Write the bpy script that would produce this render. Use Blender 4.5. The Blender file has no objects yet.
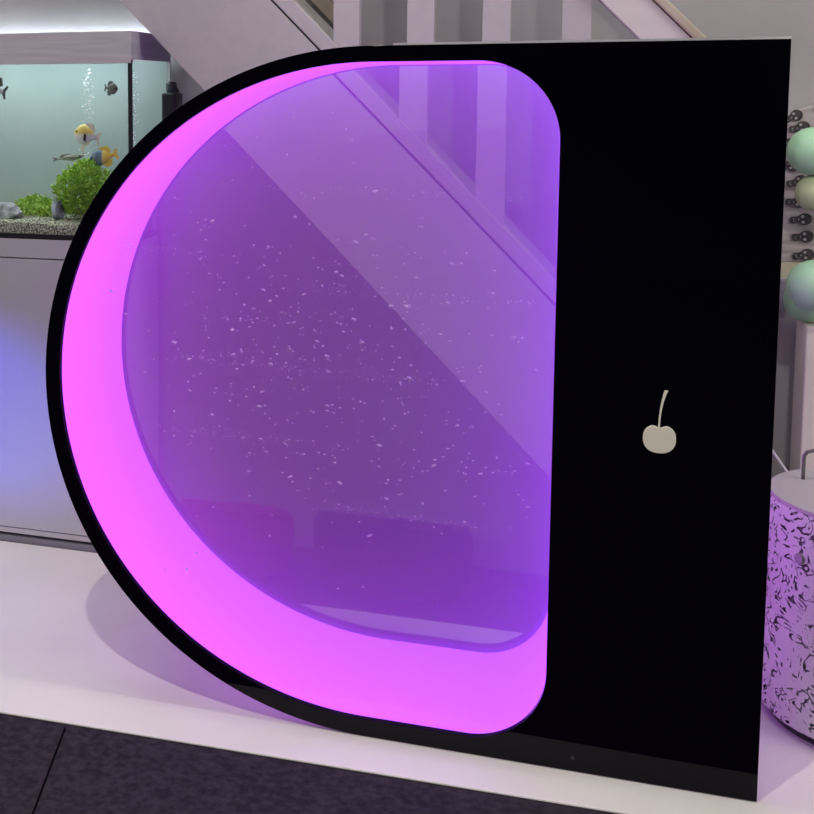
import bpy, bmesh, math, random
from mathutils import Vector, Matrix
random.seed(7)
S = bpy.context.scene
COL = S.collection

# ------------------------------------------------------------------ camera
cam = bpy.data.cameras.new('camera'); co = bpy.data.objects.new('camera', cam); COL.objects.link(co)
R = ((0.9503796, -0.0260253, 0.3100021), (0.3110586, 0.0942304, -0.9457078), (-0.0045993, 0.9952102, 0.0976501))
m = Matrix(R).to_4x4(); m.translation = (0.2651, -1.6154, 0.9413)
co.matrix_world = m
cam.sensor_fit = 'HORIZONTAL'; cam.sensor_width = 36.0
cam.lens = 1166.4 / 814 * 36.0
cam.shift_x = 217.757 / 814; cam.shift_y = -203.281 / 814
cam.clip_start = 0.02
S.camera = co
# ------------------------------------------------------------------ world, lights, exposure
S.view_settings.view_transform = 'Standard'; S.view_settings.look = 'None'
S.view_settings.exposure = 0.0; S.view_settings.gamma = 1.0; S.view_settings.use_curve_mapping = False
w = bpy.data.worlds.new('world'); S.world = w; w.use_nodes = True
w.node_tree.nodes['Background'].inputs[0].default_value = (0.5, 0.47, 0.5, 1)
w.node_tree.nodes['Background'].inputs[1].default_value = 0.15

def lamp(name, kind, loc, power, color, size=0.05, target=None):
    l = bpy.data.lights.new(name, kind); l.energy = power; l.color = color
    if kind == 'AREA': l.shape = 'SQUARE'; l.size = size
    else: l.shadow_soft_size = size
    o = bpy.data.objects.new(name, l); COL.objects.link(o); o.location = loc
    if target is not None:
        o.rotation_euler = (Vector(target) - Vector(loc)).to_track_quat('-Z', 'Y').to_euler()
    return o
key = lamp('ceiling_spot', 'SPOT', (-0.25, -1.1, 2.2), 70, (1.0, 0.94, 0.83), 0.018, (-0.2499, -1.1, 0))
key.data.spot_size = math.radians(88); key.data.spot_blend = 0.2
up = lamp('stair_fill', 'SPOT', (-0.75, -1.5, 2.25), 42, (1.0, 0.96, 0.92), 0.03, (0.30, 0.62, 1.32))  # unseen spot added to light the upper stairs and throw baluster shadows
up.data.spot_size = math.radians(38); up.data.spot_blend = 0.8
ds = lamp('balloon_fill', 'SPOT', (0.8, -1.3, 2.1), 40, (1.0, 0.95, 0.88), 0.05, (0.73, 0.75, 0.52))  # unseen fill added for the dim wall and balloons at the right
ds.data.spot_size = math.radians(20); ds.data.spot_blend = 0.5
lamp('front_fill_light', 'AREA', (-0.4, -3.2, 1.95), 16, (1.0, 0.96, 0.92), 1.5, (0.2, 0, 0.5))
lamp('left_fill', 'AREA', (-2.5, -0.25, 1.1), 15, (1.0, 0.96, 0.94), 1.1, (0, 0.55, 0.6))  # added area light with no known source, brightens the stairs from the left
lamp('right_fill', 'AREA', (1.85, -0.05, 1.25), 11, (1.0, 0.96, 0.92), 0.9, (0, 0.55, 0.7))  # unseen area light added on the right for the stairs behind the tank
strip = lamp('overhead_fill', 'AREA', (0.0, 0.0, 2.45), 22, (1.0, 0.97, 0.95), 3.2, (0, 0.0001, 0))  # invented overhead strip, put in to light the stairs
strip.data.shape = 'RECTANGLE'; strip.data.size = 3.2; strip.data.size_y = 0.12; strip.rotation_euler = (0, 0, 0)
b_ = lamp('blue_fill', 'SPOT', (-1.7, -0.35, 0.55), 88, (0.05, 0.09, 1.0), 0.06, (-0.92, 0.515, 0.285))  # unseen lamp added to give the cabinet front its blue light
b_.data.spot_size = math.radians(20); b_.data.spot_blend = 0.5

# ------------------------------------------------------------------ helpers
def tag(o, label=None, cat=None, group=None, kind=None):
    if label: o['label'] = label
    if cat: o['category'] = cat
    if group: o['group'] = group
    if kind: o['kind'] = kind
    return o
def thing(name, label, cat, loc=(0, 0, 0), group=None):
    o = bpy.data.objects.new(name, None); o.empty_display_size = 0.05
    COL.objects.link(o); o.location = loc
    return tag(o, label, cat, group)
def obj(name, bm, mat, parent=None, smooth=False, bevel=0, local=False, segs=2):
    """links bm as one mesh; coordinates are world unless local"""
    bmesh.ops.recalc_face_normals(bm, faces=bm.faces)
    me = bpy.data.meshes.new(name); bm.to_mesh(me); bm.free()
    if smooth:
        for p in me.polygons: p.use_smooth = True
    o = bpy.data.objects.new(name, me); COL.objects.link(o)
    if mat: me.materials.append(mat)
    if parent:
        o.parent = parent
        if not local:
            q = parent; off = Vector((0, 0, 0))
            while q is not None:
                off += Vector(q.location); q = q.parent
            me.transform(Matrix.Translation(-off))
    if bevel:
        b = o.modifiers.new('bevel', 'BEVEL'); b.width = bevel; b.segments = segs
        b.limit_method = 'ANGLE'; b.angle_limit = math.radians(40)
    return o
def box(bm, x0, x1, y0, y1, z0, z1):
    v = [bm.verts.new((x, y, z)) for x in (x0, x1) for y in (y0, y1) for z in (z0, z1)]
    for f in ((0, 1, 3, 2), (4, 6, 7, 5), (0, 4, 5, 1), (2, 3, 7, 6), (0, 2, 6, 4), (1, 5, 7, 3)):
        bm.faces.new([v[i] for i in f])
    return bm
def bbox(*a): return box(bmesh.new(), *a)
def prism(bm, pts, y0, y1):
    """polygon of (x,z) points extruded along y"""
    n = len(pts)
    a = [bm.verts.new((p[0], y0, p[1])) for p in pts]; b = [bm.verts.new((p[0], y1, p[1])) for p in pts]
    bm.faces.new(a); bm.faces.new(b[::-1])
    for i in range(n): bm.faces.new((a[i], a[(i + 1) % n], b[(i + 1) % n], b[i]))
    return bm
def prismz(bm, pts, z0, z1):
    n = len(pts)
    a = [bm.verts.new((p[0], p[1], z0)) for p in pts]; b = [bm.verts.new((p[0], p[1], z1)) for p in pts]
    bm.faces.new(a); bm.faces.new(b[::-1])
    for i in range(n): bm.faces.new((a[i], a[(i + 1) % n], b[(i + 1) % n], b[i]))
    return bm
def holed(bm, outer, inner, y0, y1):
    """plate with a hole, extruded along y"""
    def loop(pts):
        vs = [bm.verts.new((p[0], y0, p[1])) for p in pts]
        return [bm.edges.new((vs[i], vs[(i + 1) % len(vs)])) for i in range(len(vs))]
    ed = loop(outer) + loop(inner)
    bmesh.ops.triangle_fill(bm, use_beauty=True, use_dissolve=False, edges=ed)
    r = bmesh.ops.extrude_face_region(bm, geom=bm.faces[:])
    vs = [e for e in r['geom'] if isinstance(e, bmesh.types.BMVert)]
    bmesh.ops.translate(bm, vec=(0, y1 - y0, 0), verts=vs)
    return bm
def tube(bm, pts, r, n=10, cap=True):
    pts = [Vector(p) for p in pts]; rings = []
    rr = r if isinstance(r, (list, tuple)) else [r] * len(pts)
    prev = None
    for i, p in enumerate(pts):
        t = (pts[min(i + 1, len(pts) - 1)] - pts[max(i - 1, 0)]).normalized()
        if prev is None: u = t.orthogonal().normalized()
        else: u = (prev - t * prev.dot(t)).normalized()
        prev = u; v = t.cross(u)
        rings.append([bm.verts.new(p + (u * math.cos(k * 2 * math.pi / n) + v * math.sin(k * 2 * math.pi / n)) * rr[i]) for k in range(n)])
    for a, b in zip(rings, rings[1:]):
        for k in range(n): bm.faces.new((a[k], a[(k + 1) % n], b[(k + 1) % n], b[k]))
    if cap: bm.faces.new(rings[0][::-1]); bm.faces.new(rings[-1])
    return bm
def lathe(bm, prof, cx, cy, n=64, close=True):
    rings = []
    for r, z in prof:
        rings.append([bm.verts.new((cx + r * math.cos(k * 2 * math.pi / n), cy + r * math.sin(k * 2 * math.pi / n), z)) for k in range(n)])
    for a, b in zip(rings, rings[1:]):
        for k in range(n): bm.faces.new((a[k], a[(k + 1) % n], b[(k + 1) % n], b[k]))
    if close: bm.faces.new(rings[0][::-1]); bm.faces.new(rings[-1])
    return bm
def ellipsoid(bm, c, rx, ry, rz, nu=20, nv=12, M=None):
    r = bmesh.ops.create_uvsphere(bm, u_segments=nu, v_segments=nv, radius=1)
    mm = Matrix.Translation(c) @ (M if M else Matrix()) @ Matrix.Diagonal((rx, ry, rz, 1))
    bmesh.ops.transform(bm, matrix=mm, verts=r['verts'])
    return r['verts']

# ------------------------------------------------------------------ materials
def mat(name, color, rough=0.5, metal=0.0, spec=0.5, coat=0.0):
    m = bpy.data.materials.new(name); m.use_nodes = True
    b = m.node_tree.nodes['Principled BSDF']
    b.inputs['Base Color'].default_value = (*color, 1); b.inputs['Roughness'].default_value = rough
    b.inputs['Metallic'].default_value = metal; b.inputs['Specular IOR Level'].default_value = spec
    b.inputs['Coat Weight'].default_value = coat
    return m
def nodes(m): return m.node_tree.nodes, m.node_tree.links, m.node_tree.nodes['Principled BSDF']
def noisy(name, c1, c2, scale, rough=0.6, bump=0.0, detail=4, spec=0.5, stretch=(1, 1, 1), p=(0.35, 0.65)):
    m = mat(name, c1, rough, spec=spec); N, L, b = nodes(m)
    tc = N.new('ShaderNodeTexCoord'); mp = N.new('ShaderNodeMapping'); mp.inputs['Scale'].default_value = stretch
    nz = N.new('ShaderNodeTexNoise'); nz.inputs['Scale'].default_value = scale; nz.inputs['Detail'].default_value = detail
    cr = N.new('ShaderNodeValToRGB'); cr.color_ramp.elements[0].color = (*c1, 1); cr.color_ramp.elements[1].color = (*c2, 1)
    cr.color_ramp.elements[0].position, cr.color_ramp.elements[1].position = p
    L.new(tc.outputs['Object'], mp.inputs[0]); L.new(mp.outputs[0], nz.inputs['Vector'])
    L.new(nz.outputs['Fac'], cr.inputs[0]); L.new(cr.outputs[0], b.inputs['Base Color'])
    if bump:
        bp = N.new('ShaderNodeBump'); bp.inputs['Strength'].default_value = bump; bp.inputs['Distance'].default_value = 0.004
        L.new(nz.outputs['Fac'], bp.inputs['Height']); L.new(bp.outputs[0], b.inputs['Normal'])
    return m
def emit(name, color, strength):
    m = bpy.data.materials.new(name); m.use_nodes = True; N = m.node_tree.nodes; N.clear()
    e = N.new('ShaderNodeEmission'); e.inputs[0].default_value = (*color, 1); e.inputs[1].default_value = strength
    o = N.new('ShaderNodeOutputMaterial'); m.node_tree.links.new(e.outputs[0], o.inputs[0])
    return m
def clear(name, color, gloss=0.04):
    """thin clear pane: mostly straight-through, a little mirror"""
    m = bpy.data.materials.new(name); m.use_nodes = True; N = m.node_tree.nodes; L = m.node_tree.links; N.clear()
    t = N.new('ShaderNodeBsdfTransparent'); t.inputs[0].default_value = (*color, 1)
    g = N.new('ShaderNodeBsdfGlossy'); g.inputs['Roughness'].default_value = 0.02
    mx = N.new('ShaderNodeMixShader'); mx.inputs[0].default_value = gloss
    o = N.new('ShaderNodeOutputMaterial')
    L.new(t.outputs[0], mx.inputs[1]); L.new(g.outputs[0], mx.inputs[2]); L.new(mx.outputs[0], o.inputs[0])
    return m

M_carpet = noisy('carpet_dark', (0.021, 0.015, 0.026), (0.040, 0.030, 0.046), 90, 0.95, 0.5, spec=0.1)
M_board = noisy('white_board', (0.70, 0.67, 0.66), (0.74, 0.71, 0.70), 5, 0.32, spec=0.4)
M_wall = noisy('painted_wall', (0.36, 0.345, 0.345), (0.39, 0.375, 0.37), 6, 0.8)
M_ceiling = mat('ceiling_paint', (0.75, 0.74, 0.73), 0.9)
M_stair = noisy('stair_paint', (0.46, 0.435, 0.435), (0.49, 0.46, 0.455), 40, 0.6)
M_rail = noisy('handrail_paint', (0.62, 0.59, 0.53), (0.66, 0.63, 0.57), 8, 0.55, stretch=(1, 1, 6))
M_tan = noisy('tan_wood', (.40, .35, .24), (.50, .45, .33), 14, 0.6, stretch=(1, 4, 1))
M_black = mat('black_gloss_acrylic', (0.0016, 0.0009, 0.0045), 0.03, spec=0.17)
M_frontwall = mat('front_wall_paint', (0.09, 0.09, 0.11), 0.9)
M_cream = mat('cream_vinyl', (0.95, 0.90, 0.79), 0.45)
M_cab = noisy('cabinet_lacquer', (0.44, 0.42, 0.45), (0.47, 0.45, 0.48), 3, 0.35)
M_hood = noisy('hood_grain', (0.44, 0.42, 0.44), (0.52, 0.50, 0.51), 9, 0.45, stretch=(1, 1, 14))
M_dark = mat('dark_gap', (0.02, 0.018, 0.025), 0.6)
M_black_plastic = mat('black_plastic', (0.012, 0.012, 0.016), 0.35)
M_chrome = mat('chrome', (0.62, 0.61, 0.60), 0.18, 1.0)
M_white = mat('white_lacquer', (0.72, 0.71, 0.70), 0.35)
M_glow_pos = None

# glowing lilac light wall: LED-lit opal acrylic, pinker at the left and more violet to the right
def glow():
    m = emit('opal_glow', (1, .13, 1.7), 1.0); N = m.node_tree.nodes; L = m.node_tree.links
    e = [n for n in N if n.type == 'EMISSION'][0]
    tc = N.new('ShaderNodeTexCoord'); sp = N.new('ShaderNodeSeparateXYZ'); mr = N.new('ShaderNodeMapRange')
    mr.inputs['From Min'].default_value = -0.4; mr.inputs['From Max'].default_value = 0.26
    cr = N.new('ShaderNodeValToRGB')
    cr.color_ramp.elements[0].color = (1.0, 0.137, 1.0, 1); cr.color_ramp.elements[1].color = (0.76, 0.13, 1.0, 1)
    mu = N.new('ShaderNodeVectorMath'); mu.operation = 'MULTIPLY'; mu.inputs[1].default_value = (1.10, 1.18, 2.1)
    L.new(tc.outputs['Object'], sp.inputs[0]); L.new(sp.outputs['X'], mr.inputs['Value']); L.new(mr.outputs[0], cr.inputs[0])
    L.new(cr.outputs[0], mu.inputs[0]); L.new(mu.outputs[0], e.inputs[0])
    return m
M_glow = glow()

def backing():
    m = emit('opal_backing', (.62, .17, 1.0), 1.0); N = m.node_tree.nodes; L = m.node_tree.links
    e = [n for n in N if n.type == 'EMISSION'][0]
    tc = N.new('ShaderNodeTexCoord'); sp = N.new('ShaderNodeSeparateXYZ'); mr = N.new('ShaderNodeMapRange')
    mr.inputs['From Min'].default_value = -0.1; mr.inputs['From Max'].default_value = 0.25
    mr.inputs['To Min'].default_value = 0.75; mr.inputs['To Max'].default_value = 1.6
    L.new(tc.outputs['Object'], sp.inputs[0]); L.new(sp.outputs['X'], mr.inputs['Value']); L.new(mr.outputs[0], e.inputs[1])
    return m
M_backing = backing()   # unseen outer glow, raised towards the right to light the drum
def hazy():
    m = bpy.data.materials.new('hazy_pane'); m.use_nodes = True; N = m.node_tree.nodes; L = m.node_tree.links; N.clear()
    t = N.new('ShaderNodeBsdfTransparent'); d = N.new('ShaderNodeBsdfDiffuse'); d.inputs[0].default_value = (.92, .80, .95, 1)
    mx = N.new('ShaderNodeMixShader'); mx.inputs[0].default_value = .13
    o = N.new('ShaderNodeOutputMaterial')
    L.new(t.outputs[0], mx.inputs[1]); L.new(d.outputs[0], mx.inputs[2]); L.new(mx.outputs[0], o.inputs[0])
    return m
M_hazy = hazy()
def water():
    m = bpy.data.materials.new('tank_water'); m.use_nodes = True; N = m.node_tree.nodes; L = m.node_tree.links; N.clear()
    g = N.new('ShaderNodeBsdfGlass'); g.inputs['IOR'].default_value = 1.33; g.inputs['Roughness'].default_value = 0.0
    v = N.new('ShaderNodeVolumeScatter'); v.inputs['Color'].default_value = (0.66, 0.46, 0.95, 1); v.inputs['Density'].default_value = 2.1
    o = N.new('ShaderNodeOutputMaterial')
    L.new(g.outputs[0], o.inputs['Surface']); L.new(v.outputs[0], o.inputs['Volume'])
    return m
M_water = water()
M_rim = mat('purple_pane_edge', (0.16, 0.05, 0.30), 0.4)

# ------------------------------------------------------------------ room shell
def struct(name, bm, mt): return tag(obj(name, bm, mt), kind='structure')
FZ = -0.004
struct('floor', bbox(-2.6, 1.9, -4.5, 0.78, FZ - 0.1, FZ), M_carpet)
struct('wall_back', bbox(-2.7, 2.0, 0.78, 0.88, FZ - .1, 2.5), M_wall)
struct('wall_left', bbox(-2.7, -2.6, -4.5, 0.78, FZ - .1, 2.5), M_wall)
struct('wall_right', bbox(1.9, 2.0, -4.5, 0.78, FZ - .1, 2.5), M_wall)
struct('wall_front', bbox(-2.7, 2.0, -4.6, -4.5, FZ - .1, 2.5), M_frontwall)
struct('ceiling', bbox(-2.7, 2.0, -4.6, 0.88, 2.5, 2.6), M_ceiling)
# seam between two carpet tiles in front
sm = bmesh.new()
a, b = Vector((-0.428, -0.105, FZ)), Vector((-0.385, -0.30, FZ))
d = (b - a).normalized(); n_ = Vector((-d.y, d.x, 0)) * 0.0016
vs = [sm.verts.new(p + Vector((0, 0, .0006))) for p in (a - n_, b + d * .6 - n_, b + d * .6 + n_, a + n_)]
sm.faces.new(vs); 
struct('trim_1', sm, mat('carpet_seam', (.006, .004, .008), 1.0, spec=0))

# white display board under the tank
bd = prismz(bmesh.new(), [(-1.5, -.085 - .039), (1.5, -.085 + .039), (1.5, .512), (-1.5, .512)], FZ, 0.0)
o = obj('display_board', bd, M_board, bevel=0.002)
tag(o, 'wide white display board on the dark carpet, under the round lit tank', 'board')

# ------------------------------------------------------------------ jellyfish tank
def arcs(cx, cz, r, a0, a1, n): return [(cx + r * math.cos(math.radians(a0 + (a1 - a0) * i / n)), cz + r * math.sin(math.radians(a0 + (a1 - a0) * i / n))) for i in range(n + 1)]
def dshape(r, xr, rc, zt, zb, n=96):
    zc, hz = (zt + zb) / 2, (zt - zb) / 2
    p = [(r * math.cos(t), zc + hz * math.sin(t)) for t in [math.radians(90 + 180 * i / n) for i in range(n + 1)]]
    if rc:
        p += arcs(xr - rc, zb + rc, rc, -90, 0, 20) + arcs(xr - rc, zt - rc, rc, 0, 90, 20)
    else:
        p += [(xr, zb), (xr, zt)]
    return p
tank = thing('aquarium_lamp_tank', 'glossy black D-shaped jellyfish tank with a glowing lilac round window', 'tank', (0, 0.2, 0))
pan = obj('front_panel', holed(bmesh.new(), dshape(.5, .5205, 0, 1.0, .0015), dshape(.4764, .251, .108, .978, .0265), 0.0, 0.010), M_black, tank, bevel=0.0004)
def ring(off_in, off_out, y0, y1):
    o_ = lambda k: dshape(.4764 + k, .251 + k, .108 + k, .978 + k, .0265 - k)
    return holed(bmesh.new(), o_(off_out), o_(off_in), y0, y1)
obj('light_wall', ring(.0002, .0060, .0102, .3605), M_glow, tank)
obj('light_wall_backing', ring(.0062, .0115, .0102, .3605), M_backing, tank)
obj('rear_rim', holed(bmesh.new(), dshape(.4879, .2625, .1195, .9895, .0150), dshape(.4752, .2480, .107, .977, .0340), .361, .379), M_rim, tank)
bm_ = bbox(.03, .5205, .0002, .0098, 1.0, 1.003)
e_ = obj('top_edge_highlight', bm_, mat('painted_edge_highlight', (.85, .82, .85), .4), tank)  # highlight along the panel top, painted as a pale strip
e_['label'] = 'pale strip painted as light catching the top edge of the black panel'
rp = obj('rear_pane', prism(bmesh.new(), dshape(.4755, .2500, .107, .9772, .0275), .3565, .3602), M_hazy, tank)
rp['label'] = 'slightly hazy clear rear pane'
wt = prism(bmesh.new(), dshape(.4790, .2536, .1106, .9806, .0239), .008, .371)
obj('water', wt, M_water, tank)
# cherry emblem on the panel
cx, cz = 0.3853, 0.4805
ch = []
for i in range(72):
    t = i * 2 * math.pi / 72; c, s = math.cos(t), math.sin(t)
    rr_ = 1.0
    x = cx + 0.0203 * math.copysign(abs(c) ** .82, c)
    z = cz + 0.0192 * math.copysign(abs(s) ** (.82 if s > 0 else .95), s)
    if s > 0: z -= 0.0040 * math.exp(-((x - cx) / .006) ** 2)
    ch.append((x, z))
em = obj('cherry_emblem', prism(bmesh.new(), ch, -.0016, .0004), M_cream, pan, bevel=.0005)
em['label'] = 'cream cherry emblem on the black panel'
st = bmesh.new(); L_, R_ = [], []
for i in range(17):
    t = i / 16; z = 0.4955 + t * .0505; x = .3842 + .0075 * t ** 2.6 + .0006 * math.sin(3 * t)
    wd = .0011 + .0011 * t ** 3
    L_.append((x - wd, z)); R_.append((x + wd, z))
obj('cherry_stem', prism(st, L_ + R_[::-1], -.0016, .0004), M_cream, em)
obj('panel_screw', lathe(bmesh.new(), [(.003, -.0008), (.003, .0004)], 0, 0, 20), M_dark, pan, local=True).location = (0.2888, -0.2, 0.0203)
for c in pan.children:
    if c.name.startswith('panel_screw'): c.rotation_euler = (math.pi / 2, 0, 0)
# pale specks drifting in the water
sp = bmesh.new()
def speck(x, z, y, s, e=1.0):
    r = bmesh.ops.create_icosphere(sp, subdivisions=1, radius=s)
    bmesh.ops.transform(sp, matrix=Matrix.Translation((x, y, z)) @ Matrix.Rotation(random.uniform(-.5, .5), 4, 'Y') @ Matrix.Diagonal((e, 1, 1, 1)), verts=r['verts'])
def inside(x, z): return (x < .235 and .05 < z < .95 and (x > 0 or math.hypot(x, z - .5) < .44))
k = 0
while k < 560:
    q = random.random()
    if q < .45: x, z = random.gauss(-.10, .12), random.gauss(.60, .09)
    elif q < .7: x, z = random.gauss(.02, .12), random.gauss(.42, .06)
    elif q < .85: x, z = random.uniform(-.3, .23), random.choice((.60, .705, .545, .50, .41)) + random.gauss(0, .006)
    else: x, z = random.uniform(-.4, .24), random.uniform(.15, .95)
    if not inside(x, z): continue
    s = random.uniform(.0010, .0014) if random.random() < .8 else random.uniform(.0016, .0022)
    speck(x, z, random.uniform(.014, .05), s, random.choice((1, 1, 1, 1.8, 2.4))); k += 1
streaks = [(-.33, .10, .540, .5), (-.12, .22, .655, .35), (-.38, -.24, .705, .2), (-.33, -.10, .432, .3), (-.05, .20, .335, .25), (-.2, .22, .80, .2)]
for k in range(620):
    xa, xb, z, w_ = random.choices(streaks, [q[3] for q in streaks])[0]
    x = random.uniform(xa, xb); z += random.gauss(0, .004) + .02 * (x - xa) * (-1)
    if inside(x, z): speck(x, z, random.uniform(.013, .02), random.uniform(.0005, .0009), random.choice((1, 1, 2)))
M_speck = mat('pale_speck', (0.95, 0.9, 1.0), 0.5)
tag(obj('water_speck', sp, M_speck), 'fine pale specks drifting in the lilac water of the round tank', 'specks', kind='stuff')

# ------------------------------------------------------------------ staircase behind
K0, K1, K2, K3, K4, K5 = .514, .8185, .824, .8627, 1.4045, 1.512
G = 1.025
def zl(k, x): return k - G * x
YS = 0.55
stair = thing('staircase', 'pale painted staircase with flat balusters descending behind the black tank', 'staircase', (0.1, .66, 0))
XL = -1.25
def band(ka, kb, xa, xb, zmin=None):
    return [(xa, zl(ka, xa)), (xb, zl(ka, xb)), (xb, zl(kb, xb)), (xa, zl(kb, xa))]
xe = .565
x0 = K0 / G
obj('side_panel', prism(bmesh.new(), [(XL, zl(K0, XL)), (x0, 0.001), (xe, 0.001), (xe, zl(K1, xe)), (XL, zl(K1, XL))], YS, .70), M_stair, stair, bevel=.0015)
obj('side_panel_gap', prism(bmesh.new(), band(K1 - .001, K2 + .001, XL, xe), YS + .006, .70), M_dark, stair)
obj('cap_board', prism(bmesh.new(), band(K2, K3, XL, xe), YS - .001, .70), M_stair, stair, bevel=.0015)
for bx in (-.4292, -.2955, -.1615, -.0255, .1085, .2445, .3790, .5100):
    o = obj('baluster', prism(bmesh.new(), [(bx, zl(K3, bx) - .004), (bx + .0485, zl(K3, bx + .0485) - .004), (bx + .0485, zl(K4, bx + .0485) + .02), (bx, zl(K4, bx) + .02)], YS + .002, YS + .026), M_stair, stair, bevel=.001)
xh = .565
obj('handrail', prism(bmesh.new(), band(K4, K5 - .0245, XL, xh), YS - .012, YS + .04), M_rail, stair, bevel=.0015)
hr = obj('handrail_top', prism(bmesh.new(), band(K5 - .022, K5, XL, xh), YS - .02, YS + .048), M_tan, stair, bevel=.003)
hr['label'] = 'tan wooden top of the handrail'
sk = obj('wall_string', prism(bmesh.new(), band(.866, .905, XL, -.165), .752, .779), M_tan, stair)
sk['label'] = 'tan board along the wall side of the stairs'

# ------------------------------------------------------------------ cabinet + aquarium at left
AX0, AX1, AY0, AY1 = -1.15, -.550, .515, .748
cab = thing('aquarium_cabinet', 'pale lacquered cabinet standing under the planted aquarium', 'cabinet', ((AX0 + AX1) / 2, .62, 0))
obj('kick_board', bbox(AX0, AX1 + .0, AY0, AY1, FZ, .0115), mat('kick_painted_shade', (.20, .185, .23), .4), cab)  # kick colour darkened to paint in the shade at the cabinet foot
obj('cabinet_body', bbox(AX0, AX1 + .0, AY0 + .018, AY1, .0145, .6405), M_dark, cab)
obj('top_rail', bbox(AX0, AX1, AY0, AY0 + .018, .6015, .6405), M_cab, cab, bevel=.001)
obj('side_board', bbox(AX1 - .0, AX1 + .004, AY0, AY1, FZ, .6405), M_cab, cab)
for xa, xb in ((AX0, -.858), (-.856, AX1)):
    obj('cabinet_door', bbox(xa, xb, AY0, AY0 + .018, .031, .599), M_cab, cab, bevel=.001)
obj('bottom_rail', bbox(AX0, AX1, AY0 + .001, AY0 + .018, .0185, .0292), M_cab, cab)

aq = thing('aquarium', 'rectangular planted aquarium under a pale hood, on the lacquered cabinet', 'aquarium', ((AX0 + AX1) / 2, .62, .6405))
M_glass = clear('clear_glass', (.97, .99, .985), .03)
M_aqback = noisy('back_film', (.37, .46, .44), (.43, .52, .49), 3, .7)
Z0, Z1 = .6415, .990
obj('base_frame', bbox(AX0, AX1, AY0, AY1, .6405, .651), M_black_plastic, aq)
obj('front_pane', bbox(AX0, AX1 - .0, AY0 + .0005, AY0 + .004, .651, 1.0), M_glass, aq)
obj('side_pane', bbox(AX1 - .004, AX1 - .0005, AY0 + .0045, AY1 - .003, .651, 1.0), M_glass, aq)
obj('corner_seam', bbox(AX1 - .0075, AX1 + .0003, AY0 - .0004, AY0 + .0045, .651, 1.0), M_black_plastic, aq)
obj('rear_corner_seam', bbox(AX1 - .005, AX1 + .0003, AY1 - .004, AY1, .651, 1.0), M_hood, aq)
obj('back_panel', bbox(AX0, AX1 - .006, AY1 - .003, AY1, .651, 1.0), M_aqback, aq)
obj('hood_front', bbox(AX0, AX1, AY0 - .001, AY0 + .012, .9925, 1.0545), M_hood, aq, bevel=.0008)
hs = obj('hood_side', bbox(AX1 - .012, AX1, AY0 + .012, AY1, 1.0, 1.0545), M_hood, aq)
obj('hood_top', bbox(AX0, AX1 - .012, AY0 + .012, AY1 - .004, 1.046, 1.0545), M_hood, aq)
obj('led_light', bbox(AX0 + .03, AX1 - .03, .60, .67, 1.028, 1.036), emit('led_white', (.82, .95, 1.0), 7.0), aq)
obj('rear_leak_glow', bbox(AX0 + .03, AX1 - .03, .756, .764, 1.050, 1.0535), emit('leak_glow', (.78, .88, 1.0), 26.0), aq)  # unseen glowing strip added for the hood light leaking onto the wall
gv = bmesh.new()
bmesh.ops.create_grid(gv, x_segments=90, y_segments=34, size=1)
for v in gv.verts:
    x = AX0 + .006 + (v.co.x + 1) / 2 * (AX1 - AX0 - .012); y = AY0 + .0045 + (v.co.y + 1) / 2 * (AY1 - AY0 - .009)
    v.co = (x, y, .671 + .002 * math.sin(13 * x) + (y - AY0) * .035 + random.uniform(-.0025, .0025))
M_gravel = noisy('gravel', (.06, .065, .04), (.60, .60, .44), 260, .9, 1.0, detail=2, p=(.38, .62))
r = bmesh.ops.extrude_face_region(gv, geom=gv.faces[:])
for e in r['geom']:
    if isinstance(e, bmesh.types.BMVert): e.co.z = .6512
obj('gravel_bed', gv, M_gravel, aq)

def rock(name, c, r, label, mt, sd):
    bm = bmesh.new(); rs = random.Random(sd)
    g = bmesh.ops.create_icosphere(bm, subdivisions=4, radius=1)
    dirs = [(Vector((rs.gauss(0, 1), rs.gauss(0, 1), rs.gauss(0, 1))).normalized(), rs.uniform(.6, .95)) for _ in range(16)]
    for v in bm.verts:
        n = v.co.normalized(); k = 1.0
        for dd, h in dirs:
            p = n.dot(dd)
            if p > 0: k = min(k, h / p)
        v.co = Vector((n.x * r[0], n.y * r[1], n.z * r[2])) * k * (1 + rs.uniform(-.02, .02))
    bmesh.ops.translate(bm, vec=c, verts=bm.verts)
    return tag(obj(name, bm, mt), label, 'rock')
M_rock = noisy('rock_grey', (.16, .17, .17), (.50, .52, .52), 60, .85, .6)
M_rock2 = noisy('rock_dark', (.06, .065, .08), (.42, .45, .50), 50, .8, .6)
rock('aquarium_rock', (-.868, .572, .686), (.062, .034, .024), 'flat grey rock lying on the gravel at the left of the aquarium', M_rock, 3)
rock('aquarium_rock', (-.742, .585, .696), (.016, .013, .028), 'dark upright stone beside the bushy plant in the aquarium', M_rock2, 5)

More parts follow.
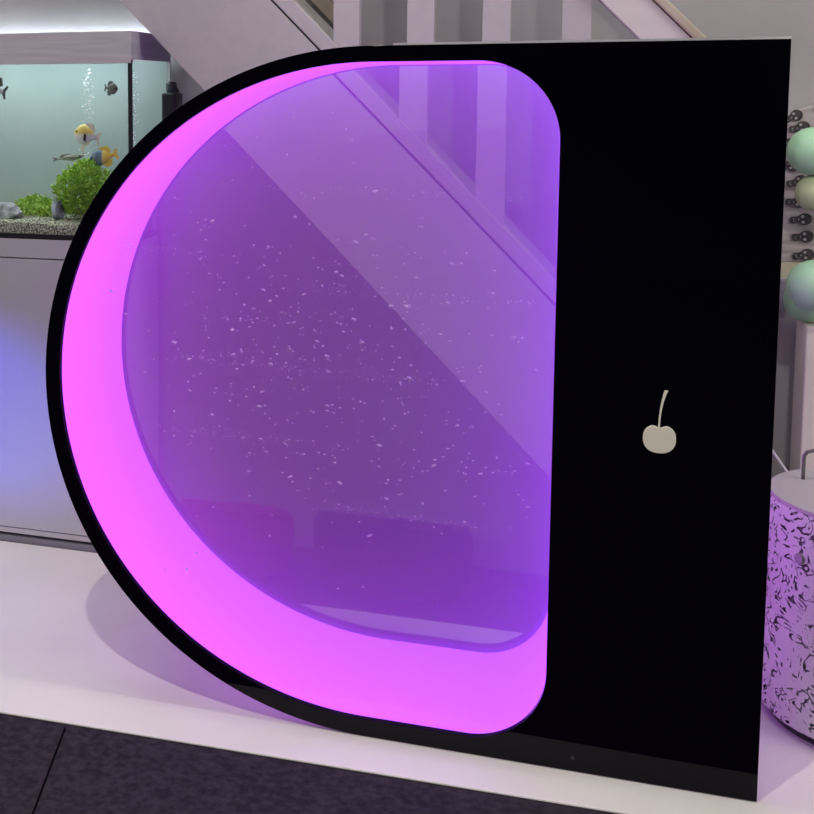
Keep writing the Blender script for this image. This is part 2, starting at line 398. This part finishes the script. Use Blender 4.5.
def leafmat(name, a, b):
    m = noisy(name, a, b, 70, .6); return m
M_leaf = leafmat('leaf_bright', (.20, .42, .03), (.50, .74, .12))
M_grass = leafmat('leaf_lime', (.30, .50, .05), (.58, .78, .18))
M_stem = mat('plant_root', (.30, .27, .16), .7)
def leaf(bm, p, d, L, W):
    d = d.normalized(); u = d.orthogonal().normalized(); u = (Matrix.Rotation(random.uniform(0, 6.28), 3, d) @ u)
    v = d.cross(u) * .25 * W
    pts = [p - u * W * .2, p + d * L * .5 - u * W * .5 + v, p + d * L, p + d * L * .5 + u * W * .5 + v, p + u * W * .2]
    bm.faces.new([bm.verts.new(q) for q in pts])
bush = thing('bushy_plant', 'round bright green bushy plant at the right of the aquarium', 'plant', (-.690, .60, .685))
fb = bmesh.new()
lobes = [((-.690, .60, .745), .048), ((-.715, .592, .738), .036), ((-.655, .60, .742), .038), ((-.68, .59, .768), .030), ((-.665, .605, .715), .034), ((-.705, .60, .715), .03)]
for _ in range(3600):
    c, rr_ = random.choice(lobes)
    n = Vector((random.gauss(0, 1), random.gauss(0, 1), random.gauss(0, 1))).normalized()
    p = Vector(c) + n * rr_ * random.uniform(.72, 1.0)
    if not (AY0 + .008 < p.y < AY1 - .01): continue
    leaf(fb, p, n + Vector((0, 0, .5)) + Vector((random.uniform(-.5, .5), random.uniform(-.5, .5), random.uniform(-.3, .3))), random.uniform(.006, .011), .0045)
obj('foliage', fb, M_leaf, bush)
rb = bmesh.new()
for i in range(9):
    a = random.uniform(0, 6.28)
    tube(rb, [(-.685 + .03 * math.cos(a), .60 + .02 * math.sin(a), .678), (-.685 + .015 * math.cos(a), .60, .70), (-.69, .60, .735)], .0018, 6)
obj('root', rb, M_stem, bush)
cp = bmesh.new()
for _ in range(2600):
    x = random.uniform(-.85, -.752); h = .020 + .014 * math.exp(-((x + .835) / .02) ** 2)
    y = random.uniform(.60, .70); z0 = .672 + (y - AY0) * .035
    p = Vector((x, y, z0 + random.uniform(0, h)))
    leaf(cp, p, Vector((random.uniform(-.7, .7), random.uniform(-.7, .3), 1)), random.uniform(.006, .012), .0038)
tag(obj('carpet_plant', cp, M_grass), 'low lime green plant mat behind the flat grey rock in the aquarium', 'plant')

# fish
def fish(label, c, L, H, T, ang, body_mat, fin_mat, fins=(), roll=0, prof=None, face=-1):
    t = thing('aquarium_fish', label, 'fish', c, 'fish in the planted aquarium' if False else None)
    prof = prof or [(0, .05), (.08, .40), (.2, .78), (.38, 1.0), (.55, .92), (.72, .62), (.86, .30), (1, .20)]
    Rm = Matrix.Rotation(ang, 4, 'Y')
    bm = bmesh.new(); rings = []
    for s, h in prof:
        rings.append([bm.verts.new(((s - .5) * L, T * .5 * min(1, h * 1.1) * math.sin(k * math.pi / 8), H * .5 * h * math.cos(k * math.pi / 8))) for k in range(16)])
    for a_, b_ in zip(rings, rings[1:]):
        for k in range(16): bm.faces.new((a_[k], a_[(k + 1) % 16], b_[(k + 1) % 16], b_[k]))
    bm.faces.new(rings[0][::-1]); bm.faces.new(rings[-1])
    flip = Matrix.Diagonal((-1, 1, 1, 1)) if face > 0 else Matrix()
    X = Rm @ flip
    bmesh.ops.transform(bm, matrix=X, verts=bm.verts)
    obj('body', bm, body_mat, t, smooth=True, local=True)
    def plate(name, pts, mt, th=.0008):
        b2 = prism(bmesh.new(), [(p[0] * L, p[1] * H) for p in pts], -th, th)
        bmesh.ops.transform(b2, matrix=X, verts=b2.verts)
        return obj(name, b2, mt, t, local=True)
    plate('tail_fin', [(.47, .09), (.62, .34), (.68, .30), (.60, 0), (.68, -.30), (.62, -.34), (.47, -.09)], fin_mat)
    for nm, pts in fins: plate(nm, pts, fin_mat)
    eb = bmesh.new()
    for sgn in (-1, 1):
        ellipsoid(eb, (-.36 * L, sgn * T * .30, .08 * H), .0022, .0016, .0022, 10, 8)
    bmesh.ops.transform(eb, matrix=X, verts=eb.verts)
    obj('eye', eb, M_dark, t, smooth=True, local=True)
    return t
def stripes(name, stops, axis='X', lo=-.03, hi=.03):
    m = mat(name, (1, 1, 1), .4); N, L, b = nodes(m)
    tc = N.new('ShaderNodeTexCoord'); s = N.new('ShaderNodeSeparateXYZ'); mr = N.new('ShaderNodeMapRange')
    mr.inputs['From Min'].default_value = lo; mr.inputs['From Max'].default_value = hi
    cr = N.new('ShaderNodeValToRGB'); els = cr.color_ramp.elements
    while len(els) < len(stops): els.new(.5)
    for e, (p, c) in zip(els, stops): e.position = p; e.color = (*c, 1)
    L.new(tc.outputs['Object'], s.inputs[0]); L.new(s.outputs[axis], mr.inputs['Value']); L.new(mr.outputs[0], cr.inputs[0])
    L.new(cr.outputs[0], b.inputs['Base Color']); return m
YE, WH, BL = (.80, .58, .10), (.85, .84, .78), (.09, .13, .20)
dors = ('dorsal_fin', [(-.15, .42), (.05, .62), (.30, .60), (.42, .25), (.30, .18), (0, .40)])
anal = ('anal_fin', [(-.02, -.42), (.15, -.66), (.34, -.58), (.40, -.22), (.2, -.25)])
ang_m = stripes('white_yellow_fish', [(0, WH), (.45, WH), (.62, YE), (1, (.85, .66, .22))], 'Z', -.022, .022)
angel = fish('white and yellow deep-bodied fish above the bushy aquarium plant', (-.694, .62, .848), .052, .043, .014, .22, ang_m, mat('pale_fin', (.78, .74, .58), .5),
     [dors, ('anal_fin', [(-.1, -.40), (-.05, -.72), (.06, -.95), (.10, -.60), (.3, -.30)]), ('pelvic_fin', [(.02, .05), (.10, -.02), (.02, -.36), (-.04, -.30)])])
for yy in (-.0085, .0085):
    pf = prism(bmesh.new(), [(.001, .004), (.006, .000), (.004, -.014), (-.001, -.010)], yy - .0008, yy + .0008)
    o = obj('pectoral_fin', pf, M_dark, angel, local=True); o['label'] = 'dark side fin'
bl_m = stripes('blue_yellow_fish', [(0, BL), (.50, (.16, .23, .32)), (.57, (.80, .62, .2)), (.62, YE), (1, (.86, .55, .05))], 'X', -.033, .033)
fish('small fish with slate blue front and yellow rear by the bushy plant', (-.6495, .60, .8035), .056, .034, .013, -.22, bl_m, mat('yellow_fin', (.82, .58, .08), .5), [dors, anal])
st_m = stripes('striped_fish', [(0, (.40, .42, .36)), (.40, (.32, .34, .28)), (.5, (.05, .06, .05)), (.6, (.42, .44, .36)), (1, (.30, .32, .25))], 'Z', -.006, .006)
fish('slim grey striped fish left of the blue and yellow fish', (-.728, .62, .8005), .062, .0135, .009, -.12, st_m, mat('grey_fin', (.20, .22, .18), .5), [dors], face=1)
dk_m = mat('dark_olive_fish', (.13, .14, .11), .5)
fish('small dark olive fish near the top right of the aquarium front', (-.633, .62, .9435), .026, .024, .008, .1, dk_m, dk_m, [dors, anal], face=1)
fish('pale grey fish at the far left edge of the aquarium', (-.905, .62, .945), .05, .045, .012, .3, mat('silver_fish', (.5, .52, .5), .4), mat('dark_fin', (.06, .06, .05), .5), [dors, anal], face=-1)

# filter pump, bubbles
fp = thing('filter_pump', 'black filter pump hanging at the rear right corner of the aquarium', 'pump', (-.525, .70, .84))
XF, YF = -.5320, .700
fb_ = bmesh.new(); prismz(fb_, [(XF - .0155, YF - .022), (XF + .0155, YF - .022), (XF + .0155, YF + .03), (XF - .0155, YF + .03)], .80, .934)
obj('pump_body', fb_, M_black_plastic, fp, bevel=.004)
obj('pump_head', lathe(bmesh.new(), [(.010, .9345), (.0115, .940), (.0115, .953), (.009, .957)], XF, YF, 20), mat('pump_grey', (.03, .035, .05), .4), fp, smooth=False)
obj('pump_outlet', tube(bmesh.new(), [(XF, YF, .944), (XF + .010, YF - .004, .944), (XF + .016, YF - .006, .934)], .0045, 10), M_black_plastic, fp)
M_bub = mat('air_bubble', (.97, .98, .98), .3, spec=.5)
def bubbles(label, x, y, z0, z1, n, spread):
    bm = bmesh.new()
    for _ in range(n):
        z = random.uniform(z0, z1); bmesh.ops.create_icosphere(bm, subdivisions=1, radius=random.choice((.0011, .0014, .0018, .0026)), matrix=Matrix.Translation((x + random.gauss(0, spread), y + random.uniform(-.008, .008), z)))
    tag(obj('air_bubbles', bm, M_bub, smooth=True), label, 'bubbles', kind='stuff')
bubbles('rising column of air bubbles behind the white and yellow fish', -.705, .66, .79, .985, 95, .007)
bubbles('rising column of air bubbles by the right side pane of the aquarium', -.580, .60, .74, .985, 90, .005)

# ------------------------------------------------------------------ right side: drum, pedestal, balloons, skull cloth
def perforated():
    m = bpy.data.materials.new('cut_metal'); m.use_nodes = True; N = m.node_tree.nodes; L = m.node_tree.links
    b = N['Principled BSDF']; b.inputs['Base Color'].default_value = (.74, .72, .72, 1); b.inputs['Roughness'].default_value = .35
    out = [n for n in N if n.type == 'OUTPUT_MATERIAL'][0]
    tc = N.new('ShaderNodeTexCoord'); nz = N.new('ShaderNodeTexNoise'); nz.inputs['Scale'].default_value = 16; nz.inputs['Detail'].default_value = 1
    mx = N.new('ShaderNodeMix'); mx.data_type = 'VECTOR'; mx.inputs['Factor'].default_value = .10
    L.new(tc.outputs['Object'], nz.inputs['Vector']); L.new(tc.outputs['Object'], mx.inputs[4]); L.new(nz.outputs['Color'], mx.inputs[5])
    vo = N.new('ShaderNodeTexVoronoi'); vo.inputs['Scale'].default_value = 60
    L.new(mx.outputs[1], vo.inputs['Vector'])
    sn = N.new('ShaderNodeMath'); sn.operation = 'MULTIPLY'; sn.inputs[1].default_value = 12.5
    s2 = N.new('ShaderNodeMath'); s2.operation = 'SINE'
    L.new(vo.outputs['Distance'], sn.inputs[0]); L.new(sn.outputs[0], s2.inputs[0])
    n2 = N.new('ShaderNodeTexNoise'); n2.inputs['Scale'].default_value = 85; n2.inputs['Detail'].default_value = 1
    L.new(tc.outputs['Object'], n2.inputs['Vector'])
    ad = N.new('ShaderNodeMath'); ad.operation = 'MULTIPLY_ADD'; ad.inputs[1].default_value = 2.6; ad.inputs[2].default_value = -1.55
    L.new(n2.outputs['Fac'], ad.inputs[0])
    su = N.new('ShaderNodeMath'); su.operation = 'ADD'; L.new(s2.outputs[0], su.inputs[0]); L.new(ad.outputs[0], su.inputs[1])
    gt = N.new('ShaderNodeMath'); gt.operation = 'GREATER_THAN'; gt.inputs[1].default_value = .62
    L.new(su.outputs[0], gt.inputs[0])
    tr = N.new('ShaderNodeBsdfTransparent'); ms = N.new('ShaderNodeMixShader')
    L.new(gt.outputs[0], ms.inputs[0]); L.new(b.outputs[0], ms.inputs[1]); L.new(tr.outputs[0], ms.inputs[2]); L.new(ms.outputs[0], out.inputs[0])
    return m
M_perf = perforated()
DX, DY, DR, DH = .695, .270, .136, .342
drum = thing('perforated_drum', 'round white metal drum with scroll-cut holes, right of the black panel', 'drum', (DX, DY, 0))
sh = bmesh.new()
lathe(sh, [(DR - .004, .014), (DR, .018), (DR, DH - .012), (DR - .0035, DH - .004)], DX, DY, 96, close=False)
obj('drum_shell', sh, M_perf, drum, smooth=True)
obj('drum_liner', lathe(bmesh.new(), [(DR - .016, .014), (DR - .016, DH - .012)], DX, DY, 64), mat('liner_grey', (.30, .29, .30), .3, .3), drum, smooth=False)
obj('lid', lathe(bmesh.new(), [(DR - .012, DH - .012), (DR - .002, DH - .005), (DR - .003, DH), (DR - .02, DH + .0015)], DX, DY, 96), mat('lid_paint', (.50, .49, .47), .4), drum)
obj('drum_foot', lathe(bmesh.new(), [(DR - .014, 0.0), (DR - .006, .013)], DX, DY, 64), M_black_plastic, drum)
MED = Vector((.645 - .0563, .1817, .2705)); MED = Vector((DX, DY, .2705)) + (MED - Vector((DX, DY, .2705))).normalized() * DR
md = bmesh.new(); v0 = MED; nrm = Vector((v0.x - DX, v0.y - DY, 0)).normalized()
r = bmesh.ops.create_cone(md, cap_ends=True, segments=24, radius1=.0085, radius2=.007, depth=.005)
bmesh.ops.transform(md, matrix=Matrix.Translation(v0 + nrm * .001) @ nrm.to_track_quat('Z', 'Y').to_matrix().to_4x4(), verts=md.verts)
obj('medallion', md, mat('medallion_metal', (.34, .33, .32), .4, .3), drum)
hz = DH + .001
hp = [(.6153, .325, hz), (.6153, .325, hz + .030), (.6158, .325, hz + .037), (.619, .325, hz + .043), (.626, .325, hz + .046), (.69, .322, hz + .046), (.735, .32, hz + .046), (.742, .32, hz + .043), (.7455, .32, hz + .037), (.746, .32, hz + .03), (.746, .32, hz)]
obj('lid_handle', tube(bmesh.new(), hp, .0028, 10), mat('handle_steel', (.22, .22, .21), .3, .8), drum, smooth=True)

ped = bbox(.6720, .93, .672, .772, FZ, .5155)
tag(obj('pedestal', ped, mat('pedestal_cream', (.78, .73, .66), .6), bevel=.003), 'cream pedestal behind the perforated drum, under the mint balloons', 'pedestal')
cdm = obj('cord', tube(bmesh.new(), [(.585, .60, .345), (.609, .60, .313), (.640, .60, .268), (.66, .60, .22), (.664, .602, .1), (.664, .60, 0.002)], .0022, 8), M_white, None, smooth=True)
tag(cdm, 'thin white cord slanting down behind the perforated drum', 'cord')
M_mint = mat('mint_gloss', (.38, .66, .42), .35, spec=.3)
M_olive = mat('olive_mint_gloss', (.46, .55, .32), .35, spec=.3)
def balloon(label, c, r, mt, tilt):
    t = thing('balloon', label, 'balloon', c)
    bm = bmesh.new(); prof = []
    for i in range(1, 24):
        a = math.pi * i / 24; z = math.cos(a); q = math.sin(a) * (1 + .05 * z)
        prof.append((q * r, z * r * 1.03))
    prof = prof[::-1]
    lathe(bm, prof, 0, 0, 40)
    bmesh.ops.transform(bm, matrix=Matrix.Rotation(tilt, 4, 'Y'), verts=bm.verts)
    obj('balloon_skin', bm, mt, t, smooth=True, local=True)
    kb = bmesh.new(); lathe(kb, [(.0015, -r * 1.03 - .006), (.0045, -r * 1.03 - .007), (.002, -r * 1.03 + .002)], 0, 0, 14)
    bmesh.ops.transform(kb, matrix=Matrix.Rotation(tilt, 4, 'Y'), verts=kb.verts)
    obj('knot', kb, mt, t, smooth=True, local=True)
balloon('topmost mint green balloon in front of the skull-print cloth', (.6715, .68, .827), .0420, M_mint, -1.2)
balloon('yellowish green balloon, second from the top against the skull-print cloth', (.6800, .69, .7535), .0330, M_olive, -1.4)
balloon('large mint green balloon below the yellowish one', (.6770, .632, .5960), .0455, M_mint, -1.9)
balloon('lowest mint green balloon, resting on the cream pedestal', (.6800, .712, .5570), .0400, M_mint, -1.5)

# skull cloth hanging on the wall
cloth = thing('skull_cloth', 'hanging grey cloth printed with rows of black skulls, behind the mint balloons', 'cloth', (.70, .765, .60))
def wav(x, z): return .765 + .003 * math.sin(60 * x + 8 * z) + .002 * math.sin(31 * z)
cb = bmesh.new(); nx, nz_ = 24, 60; g = []
for i in range(nx + 1):
    for j in range(nz_ + 1):
        x = .585 + (.80 - .585) * i / nx
        top = .876 + .035 * max(0, min(1, (x - .62) / .06)) + .003 * math.sin(90 * x)
        z = .6155 + (top - .6155) * j / nz_
        g.append(cb.verts.new((x, wav(x, z), z)))
for i in range(nx):
    for j in range(nz_):
        a_ = i * (nz_ + 1) + j; cb.faces.new((g[a_], g[a_ + nz_ + 1], g[a_ + nz_ + 2], g[a_ + 1]))
M_cloth = noisy('mauve_grey_cloth', (.26, .22, .22), (.46, .42, .41), 26, .9, .3, stretch=(.25, 1, 3))
cl = obj('cloth_sheet', cb, M_cloth, cloth, smooth=True)
so = cl.modifiers.new('thick', 'SOLIDIFY'); so.thickness = .0015; so.offset = 1
obj('cloth_hem', bbox(.60, .80, .764, .7665, .585, .617), mat('hem_cream', (.52, .48, .35), .9), cloth)
obj('cloth_weight', bbox(.61, .6500, .758, .7775, .512, .586), noisy('grey_band', (.24, .23, .26), (.34, .32, .35), 20, .8, stretch=(1, 1, 3)), cloth, bevel=.002)
def skullpts(rot, c, s):
    pts = []
    for i in range(20):  # cranium right
        a = math.radians(-140 + 280 * i / 19); pts.append((.35 + .62 * math.cos(a), .60 * math.sin(a)))
    pts += [(-.42, .30), (-.62, .36), (-.88, .30), (-.98, .08), (-.98, -.10), (-.88, -.30), (-.62, -.36), (-.42, -.30)]
    cr_, sr_ = math.cos(rot), math.sin(rot)
    return [(c[0] + s * (x * cr_ - z * sr_), c[1] + s * (x * sr_ + z * cr_)) for x, z in pts]
M_ink = noisy('skull_ink', (.018, .016, .018), (.07, .062, .066), 120, .9)
M_eye = mat('skull_grey', (.30, .28, .29), .9)
sk_list = [(.6500, .8860, .5, .017), (.6610, .8660, .25, .018), (.6420, .8326, .9, .016), (.6480, .7977, -.3, .017), (.6609, .7666, .3, .0185), (.6600, .7296, .0, .0175), (.6704, .6974, .1, .0190), (.6750, .6653, .12, .0190), (.6775, .6310, .15, .0190),
           (.7000, .9000, -.4, .018), (.7100, .8660, .2, .018), (.7250, .8300, .1, .018), (.7200, .7950, .2, .018), (.7280, .7600, -.1, .018), (.7350, .7250, .1, .018), (.7300, .6900, .1, .018), (.7400, .6570, .1, .018)]
for x, z, rot, s in sk_list:
    pts = skullpts(rot, (x, z), s); kb = bmesh.new()
    kb.faces.new([kb.verts.new((p[0], wav(p[0], p[1]) - .0035, p[1])) for p in pts])
    for ex, ez, er in ((.18, .27, .15), (.18, -.27, .15), (-.18, 0, .07), (-.62, .1, .06), (-.62, -.1, .06)):
        cxx = x + s * (ex * math.cos(rot) - ez * math.sin(rot)); czz = z + s * (ex * math.sin(rot) + ez * math.cos(rot))
        f = kb.faces.new([kb.verts.new((cxx + s * er * math.cos(k * math.pi / 5), wav(cxx, czz) - .0042, czz + s * er * math.sin(k * math.pi / 5))) for k in range(10)])
        f.material_index = 1
    so_ = obj('skull_print', kb, M_ink, cloth); so_.data.materials.append(M_eye)

# ------------------------------------------------------------------ low seats behind the tank, seen through the water
def tub_chair(label, x, y, rx, ry, hz_, col, legcol):
    t = thing('tub_chair', label, 'chair', (x, y, FZ))
    mt = mat('upholstery', col, .8); lm = mat('chair_leg', legcol, .4)
    def el(bm): bmesh.ops.transform(bm, matrix=Matrix.Diagonal((rx, ry, hz_, 1)), verts=bm.verts); return bm
    obj('seat', el(lathe(bmesh.new(), [(.80, .40), (.84, .43), (.84, .54), (.78, .58)], 0, 0, 48)), mt, t, local=True)
    bk = bmesh.new(); rings = []
    for i in range(37):
        a = math.radians(160 + 220 * i / 36); h = .40 + .60 * math.sin(math.pi * i / 36) ** .5
        c, s = math.cos(a), math.sin(a)
        rings.append([bk.verts.new((r_ * c, r_ * s, z_)) for r_, z_ in ((.85, .12), (.96, .12), (1.0, .5), (1.0, h - .08), (.96, h), (.88, h), (.85, h - .06))])
    for a_, b_ in zip(rings, rings[1:]):
        for k in range(7): bk.faces.new((a_[k], a_[(k + 1) % 7], b_[(k + 1) % 7], b_[k]))
    bk.faces.new(rings[0][::-1]); bk.faces.new(rings[-1])
    obj('backrest', el(bk), mt, t, local=True, smooth=False)
    for sx in (-1, 1):
        for sy in (-1, 1):
            obj('leg', tube(bmesh.new(), [(sx * .62 * rx, sy * .6 * ry, .42 * hz_), (sx * .66 * rx, sy * .64 * ry, 0.0)], [.010, .008], 8), lm, t, local=True)
tub_chair('black round-backed low chair behind the tank, seen through the lilac water', -.040, .645, .150, .118, .172, (.010, .008, .012), (.02, .02, .02))
tub_chair('dark red round-backed low chair left of the black one, seen through the water', -.345, .645, .112, .118, .168, (.20, .008, .05), (.02, .02, .02))
